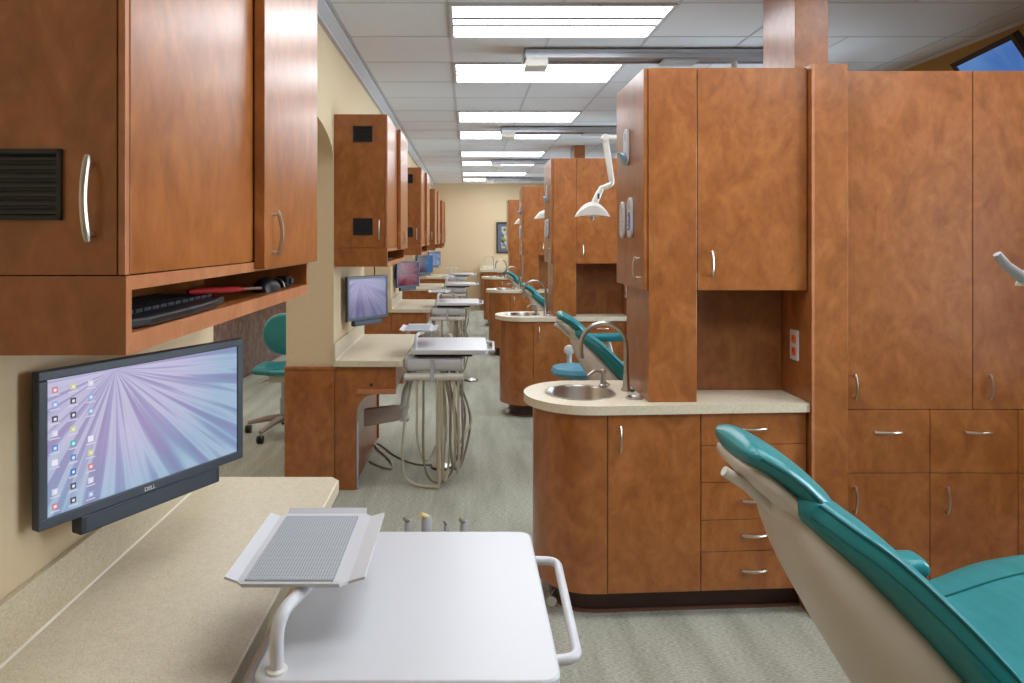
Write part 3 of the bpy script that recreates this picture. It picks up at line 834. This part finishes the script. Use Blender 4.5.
for i, (a, b) in enumerate(((1.508, 1.878), (1.881, 2.236), (2.239, 2.60), (2.603, 3.128))):
    d = obj('drawer', M().box(a, b, G, G + .019, .552, .808), W, t, bevel=.0012, smooth=False)
    c = (a + b) / 2 + .01
    handle(d, (c - .055, G, .720), (c + .055, G, .720), (0, -1, 0), .024, .005)
    d = obj('low_door', M().box(a, b, G, G + .019, .102, .549), W, t, bevel=.0012, smooth=False)
    handle(d, (a + .062, G, .39), (a + .062, G, .50), (0, -1, 0), .024, .005)
dup(tc, (0, RY[1], 0), 'tall wood cabinet wall beside the second tower')
for k in (0, 2):
    o = obj('trim_%d' % (8 + k), M().box(1.40, 1.542, 2.92 + RY[k], 3.235 + RY[k], 2.197 if k == 0 else 0.0, ZC - .001), W, bevel=.002, smooth=False)
    struct(o, 'square wood clad post reaching the ceiling')

# ------------------------------------------------------------------ end counter by the far wall
y0 = 14.35
t = thing('end_cabinet', 'low wood cabinet against the cream end wall, under the framed picture', 'cabinet', (.7, 14.7, 0))
obj('carcass', M().box(.30, 1.30, y0 + .02, YE - .005, .001, .815), W, t, smooth=False)
obj('door', M().box(.31, .79, y0, y0 + .019, .1, .80), W, t, smooth=False); obj('door', M().box(.80, 1.29, y0, y0 + .019, .1, .80), W, t, smooth=False)
t = thing('end_countertop', 'cream countertop with raised back on the cabinet by the end wall', 'countertop', (.7, 14.7, .815))
obj('slab', M().box(.27, 1.32, y0 - .02, YE - .005, .8155, .86), STONE, t, smooth=False)
obj('backsplash', M().box(.27, 1.32, YE - .03, YE - .005, .8605, .97), SPLASH, t, smooth=False)
dup(fc, (-.12, 14.72 - 2.94, .01), 'gooseneck faucet on the counter by the end wall')
for i in range(5):
    x = .34 + i * .045
    t = thing('canister', 'small cream canister, number %s in the row by the end wall' % ['one', 'two', 'three', 'four', 'five'][i], 'canister', (x, 14.6, .86), 'cream canisters on the end counter')
    obj('body', M().lathe([(.018, .8605), (.019, .865), (.019, .93), (.016, .935)], (x, 14.6, 0), 'z', 14), CREAM, t)
    obj('lid', M().lathe([(.020, .9355), (.020, .944), (.006, .948), (.006, .954)], (x, 14.6, 0), 'z', 14), WHITE2, t)
t = thing('framed_picture', 'dark framed colourful picture hanging on the cream end wall', 'picture', (.83, YE, 1.1))
m = M(); X0, X1, Z0, Z1 = .64, 1.12, 1.195, 1.885; yy = YE - .001
for a, b, c, d in ((X0, X1, Z0, Z0 + .035), (X0, X1, Z1 - .035, Z1), (X0, X0 + .035, Z0 + .035, Z1 - .035), (X1 - .035, X1, Z0 + .035, Z1 - .035)): m.box(a, b, yy - .03, yy, c, d)
obj('frame', m, plain('dark_frame', (52, 46, 44), .5), t, bevel=.003, smooth=False)
obj('mat_board', M().box(X0 + .035, X1 - .035, yy - .012, yy, Z0 + .035, Z1 - .035), MATB, t, smooth=False)
obj('print', M().box(X0 + .11, X1 - .11, yy - .014, yy - .012, Z0 + .11, Z1 - .10), ART, t, smooth=False)

# ------------------------------------------------------------------ ceiling tracks and dental lights
def track(y):
    t = thing('ceiling_track', '', 'ceiling track', (1.6, y + .08, ZC - .06), 'aluminium ceiling tracks')
    m = M()
    prof = [(y, ZC - .066), (y, ZC - .046), (y + .006, ZC - .044), (y + .006, ZC - .038), (y, ZC - .036), (y, ZC - .012), (y + .17, ZC - .012), (y + .17, ZC - .066),
            (y + .15, ZC - .066), (y + .15, ZC - .054), (y + .03, ZC - .054), (y + .03, ZC - .066)]
    m.prism(prof, 'x', .375, 2.15)
    obj('rail', m, ALU, t, smooth=False)
    m = M()
    for x in (.5, 1.2, 2.0): m.box(x, x + .06, y + .03, y + .14, ZC - .012, ZC - .004)
    obj('mount', m, ALUD, t, smooth=False)
    c = obj('carriage', M().box(.375, .52, y - .012, y + .145, ZC - .125, ZC - .067), WHITE2, t, bevel=.008, smooth=False)
    obj('end_cap', M().box(.366, .3745, y - .002, y + .172, ZC - .07, ZC - .010), ALUD, t, bevel=.002, smooth=False)
    obj('trolley', M().box(1.27, 1.50, y + .01, y + .16, ZC - .085, ZC - .067), GREYP, t, bevel=.004, smooth=False)
    return t
TY = 4.40
tk = track(TY)
tk['label'] = 'closest aluminium ceiling track, above the first upper cabinet'
for k, q in ((1, 'second aluminium ceiling track along the aisle'), (2, 'third aluminium ceiling track along the aisle'), (3, 'farthest aluminium ceiling track, by the end wall'), (-1, 'aluminium ceiling track over the closest dental chair, out of the frame')):
    dup(tk, (0, 3.05 * k, 0), q)

def dental_light(label, y, dx=0, dz=0, grips=False):
    """boom hangs from the track trolley at X 1.2 and carries a swivel arm and a shell shaped head"""
    t = thing('dental_light', label, 'dental light', (1.75, y, ZC - .07), 'dental lights on ceiling tracks')
    q = lambda x, z, yy=0: (x + dx, y + yy, z + dz)
    top = (1.75, y, ZC - .068)
    obj('boom', M().tube(fillet([top, (1.75, y, 2.15 + dz), q(.905, 2.165)], .05), .019, 12), WHITE2, t)
    obj('knuckle', M().lathe([(.0, .03), (.024, .028), (.026, 0), (.024, -.028), (.0, -.03)], q(.902, 2.165), 'y', 16, caps=False), WHITE2, t)
    obj('swivel_arm', M().tube([q(.903, 2.16), q(.925, 2.02), q(.945, 1.89)], [.021, .021, .019], 12), WHITE2, t)
    obj('joint', M().tube(fillet([q(.946, 1.905), q(.948, 1.865), q(.90, 1.842), q(.872, 1.835)], .03), .017, 12), WHITE2, t)
    y_ = obj('yoke', M().tube([q(.885, 1.845), q(.86, 1.80), q(.828, 1.725)], [.017, .021, .023], 12), WHITE2, t)
    obj('switch_plate', M().box(*(v for v in (.848 + dx, .862 + dx, y - .0225, y - .017, 1.765 + dz, 1.80 + dz))), BEZEL, y_, bevel=.002, smooth=False)
    m = M(); rs = []
    for k in range(13):                                        # shell: arched band across X
        s = -1 + 2 * k / 12; x = .818 + .112 * s; h = .078 * (1 - abs(s) ** 1.9)
        w = .052 * (1 - .55 * s * s)
        zb_ = 1.660 + .012 * abs(s) ** 2 * -1
        rs.append([q(x, zb_, -w), q(x, zb_ + h * .7 + .006, -w * .9), q(x, zb_ + h + .010, -w * .4), q(x, zb_ + h + .010, w * .4), q(x, zb_ + h * .7 + .006, w * .9), q(x, zb_, w)])
    m.rings(rs); hd = obj('head', m, WHITE2, t)
    m = M(); rs = []
    for k in range(11):
        s = -1 + 2 * k / 10; x = .818 + .098 * s; w = .042 * (1 - .5 * s * s)
        rs.append([q(x, 1.650 + .010 * s * s - .001, -w), q(x, 1.662, -w), q(x, 1.662, w), q(x, 1.650 + .010 * s * s - .001, w)])
    m.rings(rs); obj('lens', m, LENS, hd)
    obj('knob', M().lathe([(.012, .0), (.014, -.012), (.010, -.026), (.0, -.028)], q(.818, 1.652), 'z', 16, caps=False), GREYP, hd)
    if not grips: return t
    g = M().tube([q(.93, 1.664), q(.965, 1.690), q(.985, 1.715)], [.012, .010, .008], 10)
    obj('grip', g, GREYP, hd)
    g = M().tube([q(.706, 1.664), q(.671, 1.690), q(.651, 1.715)], [.012, .010, .008], 10)
    obj('grip', g, GREYP, hd)
    return t
d0 = dental_light('white dental light with shell head in front of the second tower', TY + .08)
dental_light('white dental light cut by the frame edge before the tall doors', 1.42, .45, -.245, True)
dental_light('white dental light behind the second tower, half hidden', TY + .08 + 3.05, .03, .075)
dental_light('smallest white dental light next to the framed picture', TY + .08 + 6.1, .02, .09)

# ------------------------------------------------------------------ dental chairs
def frame_at(sp):
    sp = [Vector((p[0], 0, p[1])) for p in sp]; out = []
    for i, p in enumerate(sp):
        T = (sp[min(i + 1, len(sp) - 1)] - sp[max(i - 1, 0)]).normalized()
        out.append((p, T, Vector((-T.z, 0, T.x)) if T.x > 0 else Vector((T.z, 0, -T.x))))
    return out
def lerp_list(vals, n):
    out = []
    for i in range(n):
        f = i / (n - 1) * (len(vals) - 1); k = min(int(f), len(vals) - 2); out.append(vals[k] * (1 - (f - k)) + vals[k + 1] * (f - k))
    return out
def cushion(sp, wv, lo, hi, yc, p=2.6, seg=28, sub=5, ends=(.3, .3)):
    """loft along a spine in the XZ plane: superellipse section from N=-lo to N=+hi, half width w"""
    pts = [(q.x, q.z) for q in spline([(a, 0, b) for a, b in sp], sub)]
    n = len(pts); W_ = lerp_list(wv, n); L = lerp_list(lo, n); H = lerp_list(hi, n)
    fr = frame_at(pts); rs = []
    def ring(P, T, N, w, l, h):
        r = []
        for k in range(seg):
            a = 2 * PI * k / seg; c, s = math.cos(a), math.sin(a)
            y = w * abs(c) ** (2 / p) * (1 if c >= 0 else -1)
            q = abs(s) ** (2 / p); d = h * q if s >= 0 else -l * q
            r.append(P + N * d + Vector((0, yc + y, 0)))
        return r
    e0, e1 = ends
    P, T, N = fr[0]
    for f in (0.0, .35, .7, .9): 
        g = math.sqrt(max(0, 1 - (1 - f) ** 2)) * .98 + .02
        rs.append(ring(P - T * (1 - f) * L[0] * e0 * 4, T, N, W_[0] * (.75 + .25 * g), L[0] * g, H[0] * g))
    for i, (P, T, N) in enumerate(fr): rs.append(ring(P, T, N, W_[i], L[i], H[i]))
    P, T, N = fr[-1]
    for f in (.9, .7, .35, 0.0):
        g = math.sqrt(max(0, 1 - (1 - f) ** 2)) * .98 + .02
        rs.append(ring(P + T * (1 - f) * L[-1] * e1 * 4, T, N, W_[-1] * (.75 + .25 * g), L[-1] * g, H[-1] * g))
    return M().rings(rs), fr, W_, L, H
YC = 1.58
t = ch = thing('dental_chair', 'closest teal dental chair with beige shell, cut by the frame edge', 'dental chair', (1.3, YC, 0), 'teal dental chairs')
bsp = [(.735, .922), (.785, .887), (.855, .838), (.962, .736), (1.068, .622), (1.145, .525)]
bm_, fr, W_, L, H = cushion(bsp, [.135, .175, .215, .24, .25, .25], [.035, .045, .055, .066, .072, .07], [.040] * 6, YC, 3.2)
bk = obj('backrest', bm_, TEALM, t)
for sgn in (-1, 1):
    for dn, rr in ((.018, .0035), (-.012, .003)):
        pts = [P + N * dn + Vector((0, YC + sgn * (w * .985), 0)) for (P, T, N), w in zip(fr, W_)]
        obj('piping', M().tube(pts, rr, 6), TEALD, bk)
ssp = [(.712, .893), (.755, .845), (.822, .772), (.915, .672), (1.01, .565), (1.07, .49)]
bm_, *_ = cushion(ssp, [.10, .135, .175, .205, .215, .21], [.03, .06, .092, .125, .15, .16], [.03, .045, .05, .05, .045, .04], YC, 2.3)
obj('back_shell', bm_, BEIGE, t)
hsp = [(.628, 1.026), (.672, 1.002), (.724, .962), (.770, .915)]
bm_, fr, W_, L, H = cushion(hsp, [.115, .135, .135, .12], [.030, .030, .034, .046], [.034, .034, .036, .040], YC, 2.2, ends=(.22, .2))
hr_ = obj('headrest', bm_, TEALM, t)
for sgn in (-1, 1):
    pts = [P + N * .004 + Vector((0, YC + sgn * w * .992, 0)) for (P, T, N), w in zip(fr, W_)]
    obj('piping', M().tube(pts, .004, 6), TEALD, hr_)
bm_, *_ = cushion([(.626, .990), (.665, .962), (.708, .924), (.738, .888)], [.10, .122, .122, .10], [.022, .030, .030, .02], [.026, .026, .026, .02], YC, 2.4)
hs_ = obj('headrest_shell', bm_, BEIGE, t)
obj('headrest_lever', M().tube([(.582, YC - .03, .975), (.63, YC - .03, .945), (.69, YC - .03, .888)], [.012, .014, .012], 10), WHITE2, hs_)
obj('glide_bar', M().box(.70, .74, YC - .05, YC + .05, .872, .905), BLACK, hs_, bevel=.004, smooth=False)
sesp = [(1.10, .515), (1.22, .545), (1.40, .600), (1.60, .625), (1.85, .60), (2.15, .52), (2.45, .43)]
bm_, fr, W_, L, H = cushion(sesp, [.25, .27, .285, .28, .26, .24, .22], [.045] * 7, [.05] * 7, YC, 3.4)
se = obj('seat', bm_, TEALM, t)
for q in (-.155, .155):
    pts = [P + N * .0485 + Vector((0, YC + q, 0)) for (P, T, N) in fr[4:]]
    obj('seam', M().tube(pts, .003, 6), TEALD, se)
bm_, *_ = cushion([(1.15, .43), (1.4, .52), (1.6, .55), (1.9, .52), (2.35, .39)], [.2, .23, .23, .21, .18], [.06] * 5, [.03] * 5, YC, 3)
obj('seat_shell', bm_, BEIGE, t)
for sgn in (1, -1):
    yc = YC + sgn * .335
    bm_, *_ = cushion([(1.03, .586), (1.13, .588), (1.252, .590)], [.045, .05, .045], [.03] * 3, [.03] * 3, yc, 2.8, ends=(.2, .2))
    a = obj('armrest', bm_, TEALM, t)
    obj('armrest_post', M().tube(fillet([(1.16, yc, .58), (1.20, yc, .42), (1.30, yc - sgn * .17, .40)], .04), .018, 10), BEIGE, a)
m = M().prism(rounded(1.22, 1.62, YC - .15, YC + .15, .05), 'z', .12, .44)
obj('lift_column', m, BEIGE, t, bevel=.01)
obj('base_plate', M().prism(rounded(1.02, 1.95, YC - .22, YC + .22, .1), 'z', .0005, .12), BEIGE, t, bevel=.02)
CY = [3.02, 6.05, 9.05]
for k, q in ((0, 'second teal dental chair, seen behind the closest faucet'), (1, 'third teal dental chair, head end above the second sink counter'), (2, 'fourth teal dental chair, head end above the third sink counter')):
    c = dup(ch, (.0, CY[k], -.04), q)
    n_ = 0
    for o in kids(c):
        if o.name.startswith('base_plate'): o.location = (0, 0, .04)
        if o.name.startswith('armrest'):
            if n_ == 0: o.location = (-.15, 0, .245)
            n_ += 1

# assistant's stool behind the second chair
t = thing('stool', 'stool in blue teal lightened for sheen, with white bracket behind the second dental chair', 'stool', (.81, 5.12, 0))
bm_ = M().lathe([(.0, .475), (.14, .475), (.175, .49), (.185, .515), (.17, .545), (.10, .56), (.0, .562)], (.81, 5.12, 0), 'z', 32, caps=False)
obj('seat', bm_, BLUET_SHEEN, t)
obj('post', M().lathe([(.03, .07), (.03, .30), (.022, .30), (.022, .474)], (.81, 5.12, 0), 'z', 18), STEEL, t)
obj('bracket', M().tube(fillet([(.80, 5.24, .5), (.79, 5.31, .52), (.79, 5.31, .66)], .05), .02, 10), WHITE2, t)
obj('bracket_knob', M().lathe([(.0, -.04), (.035, -.035), (.04, 0), (.03, .03), (.0, .035)], (.785, 5.29, .645), 'y', 18, caps=False), WHITE2, t)
for k in range(5):
    a = 2 * PI * k / 5 + .3; c, s = math.cos(a), math.sin(a)
    l = obj('leg', M().tube([(.81, 5.12, .085), (.81 + .25 * c, 5.12 + .25 * s, .06)], [.022, .014], 8), STEEL, t)
    obj('caster', M().lathe([(.0, -.012), (.024, -.011), (.025, 0), (.024, .011), (.0, .012)], (.81 + .25 * c, 5.12 + .25 * s, .0255), 'x', 14, caps=False), BLACK, l)

# ------------------------------------------------------------------ passage behind the archway
t = thing('task_chair', 'teal task chair on casters in the passage behind the arch', 'chair', (-1.42, 5.28, 0))
cx, cy = -1.42, 5.28
bm_, *_ = cushion([(cx - .17, .505), (cx, .50), (cx + .17, .51)], [.17, .21, .19], [.035] * 3, [.04] * 3, cy, 2.6)
obj('seat', bm_, TEALM, t)
m = M(); rs = []
def oval(yoff, sc_):
    return [(cx - .02 + sc_ * .20 * (abs(math.cos(b)) ** .8) * (1 if math.cos(b) >= 0 else -1), cy + .20 + yoff, .74 + sc_ * .165 * math.sin(b)) for b in [2 * PI * i / 28 for i in range(28)]]
m.rings([oval(-.035, .75), oval(-.03, .93), oval(-.015, 1), oval(.005, 1), oval(.018, .9)])
b = obj('backrest', m, TEALM, t)
obj('back_shell', M().rings([oval(.006, 1.03), oval(.02, 1.03), oval(.034, .85)]), WHITE2, b)
obj('back_post', M().tube(fillet([(cx, cy + .235, .72), (cx, cy + .25, .52), (cx, cy + .05, .44)], .06), .018, 10), WHITE2, t)
obj('mechanism', M().box(cx - .10, cx + .06, cy - .06, cy + .08, .405, .465), WHITE2, t, bevel=.01, smooth=False)
obj('tilt_lever', M().tube([(cx - .09, cy - .03, .43), (cx - .17, cy - .06, .40)], .008, 8), WHITE2, t)
obj('gas_lift', M().lathe([(.03, .09), (.03, .28), (.02, .28), (.02, .405)], (cx, cy, 0), 'z', 18), GREYP, t)
for k in range(5):
    a = 2 * PI * k / 5 - 1.95; c, s = math.cos(a), math.sin(a)
    l = obj('leg', M().tube([(cx, cy, .13), (cx + .13 * c, cy + .13 * s, .115), (cx + .28 * c, cy + .28 * s, .08)], [.028, .024, .016], 10), ARMM, t)
    ca = obj('caster', M().lathe([(.0, -.022), (.028, -.021), (.03, -.006), (.024, 0), (.03, .006), (.028, .021), (.0, .022)], (cx + .28 * c, cy + .28 * s, .0305), 'x', 16, caps=False), BLACK, l)
for i, (a, b) in enumerate(((6.45, 7.9), (7.905, 9.4))):
    t = thing('storage_cabinet', ('dark brown glossy cabinet on the passage wall, seen above the big monitor', 'second dark brown cabinet farther along the passage wall')[i], 'cabinet', (XL + .03, (a + b) / 2, 0), 'dark cabinets in the passage')
    obj('carcass', M().box(XL + .001, XL + .04, a, b, .001, 2.2), W_DARK, t, smooth=False)
    c = (a + b) / 2
    for p, q in ((a + .003, c - .002), (c + .002, b - .003)):
        d = obj('door', M().box(XL + .04, XL + .058, p, q, .02, 2.19), W_DARK, t, bevel=.001, smooth=False)
        hy = q - .05 if p < c - .1 else p + .05
        handle(d, (XL + .058, hy, 1.0), (XL + .058, hy, 1.12), (1, 0, 0), .024)

# ------------------------------------------------------------------ television over the tall cabinets
t = thing('television', 'dark framed television with a blue screen tilted on the tan wall', 'television', (2.95, 3.75, 2.2))
A = Vector((2.845, 4.02, 2.535)); B = Vector((2.815, 3.52, 2.568)); dn = Vector((.17, -.02, -.28))
u = (B - A).normalized(); w = dn.normalized(); n = u.cross(w).normalized()
if n.x > 0: n = -n
Lw, Lh = (B - A).length, dn.length
P = lambda a, h, d: A + u * a + w * h + n * d
def slab3(m, a0, a1, h0, h1, d0, d1):
    v = [m.v(P(a, h, d)) for a in (a0, a1) for h in (h0, h1) for d in (d0, d1)]
    for q in ((0, 1, 3, 2), (4, 6, 7, 5), (0, 4, 5, 1), (2, 3, 7, 6), (0, 2, 6, 4), (1, 5, 7, 3)): m.f([v[i] for i in q])
e = .03; m = M()
slab3(m, 0, Lw, 0, Lh, -.03, -.004)
for q in ((0, Lw, 0, e), (0, Lw, Lh - e, Lh), (0, e, e, Lh - e), (Lw - e, Lw, e, Lh - e)): slab3(m, *q, -.004, .01)
obj('bezel', m, plain('television_bezel', (30, 20, 24), .3), t, bevel=.002, smooth=False)
m = M(); m.quad(P(e, Lh - e, .001), P(Lw - e, Lh - e, .001), P(Lw - e, e, .001), P(e, e, .001))
obj('screen', m, screen_mat('display_blue', (92, 140, 215), (110, 160, 225), ((225, 232, 250), (235, 240, 250), (245, 248, 255)), (.8, .3), .5, 2), t, smooth=False)
c = P(Lw / 2, Lh / 2, -.03)
m = M().tube([c, (XR - .02, c.y, c.z + .05)], .025, 10); m.box(XR - .02, XR - .001, c.y - .08, c.y + .08, c.z - .03, c.z + .13)
obj('wall_mount', m, BLACK, t)

# ------------------------------------------------------------------ world, camera, view
w = bpy.data.worlds.new('World'); S.world = w; w.use_nodes = True
w.node_tree.nodes['Background'].inputs[0].default_value = (.74, .88, 1, 1)
w.node_tree.nodes['Background'].inputs[1].default_value = 14.0
cam = bpy.data.cameras.new('Camera'); co = bpy.data.objects.new('Camera', cam); COL.objects.link(co)
co.location = (0, 0, 1.5); co.rotation_euler = (PI / 2, 0, 0)
cam.sensor_width = 36; cam.lens = 683 / 1024 * 36
cam.shift_x = (512 - 467.5) / 1024; cam.shift_y = -(341.5 - 239.5) / 1024
cam.clip_start = .02
S.camera = co
S.view_settings.view_transform = 'Standard'; S.view_settings.look = 'None'
S.view_settings.gamma = 1; S.view_settings.use_curve_mapping = False
S.view_settings.exposure = 0.32
try:
    S.cycles.use_denoising = True; S.cycles.max_bounces = 10; S.cycles.diffuse_bounces = 6
except Exception: pass
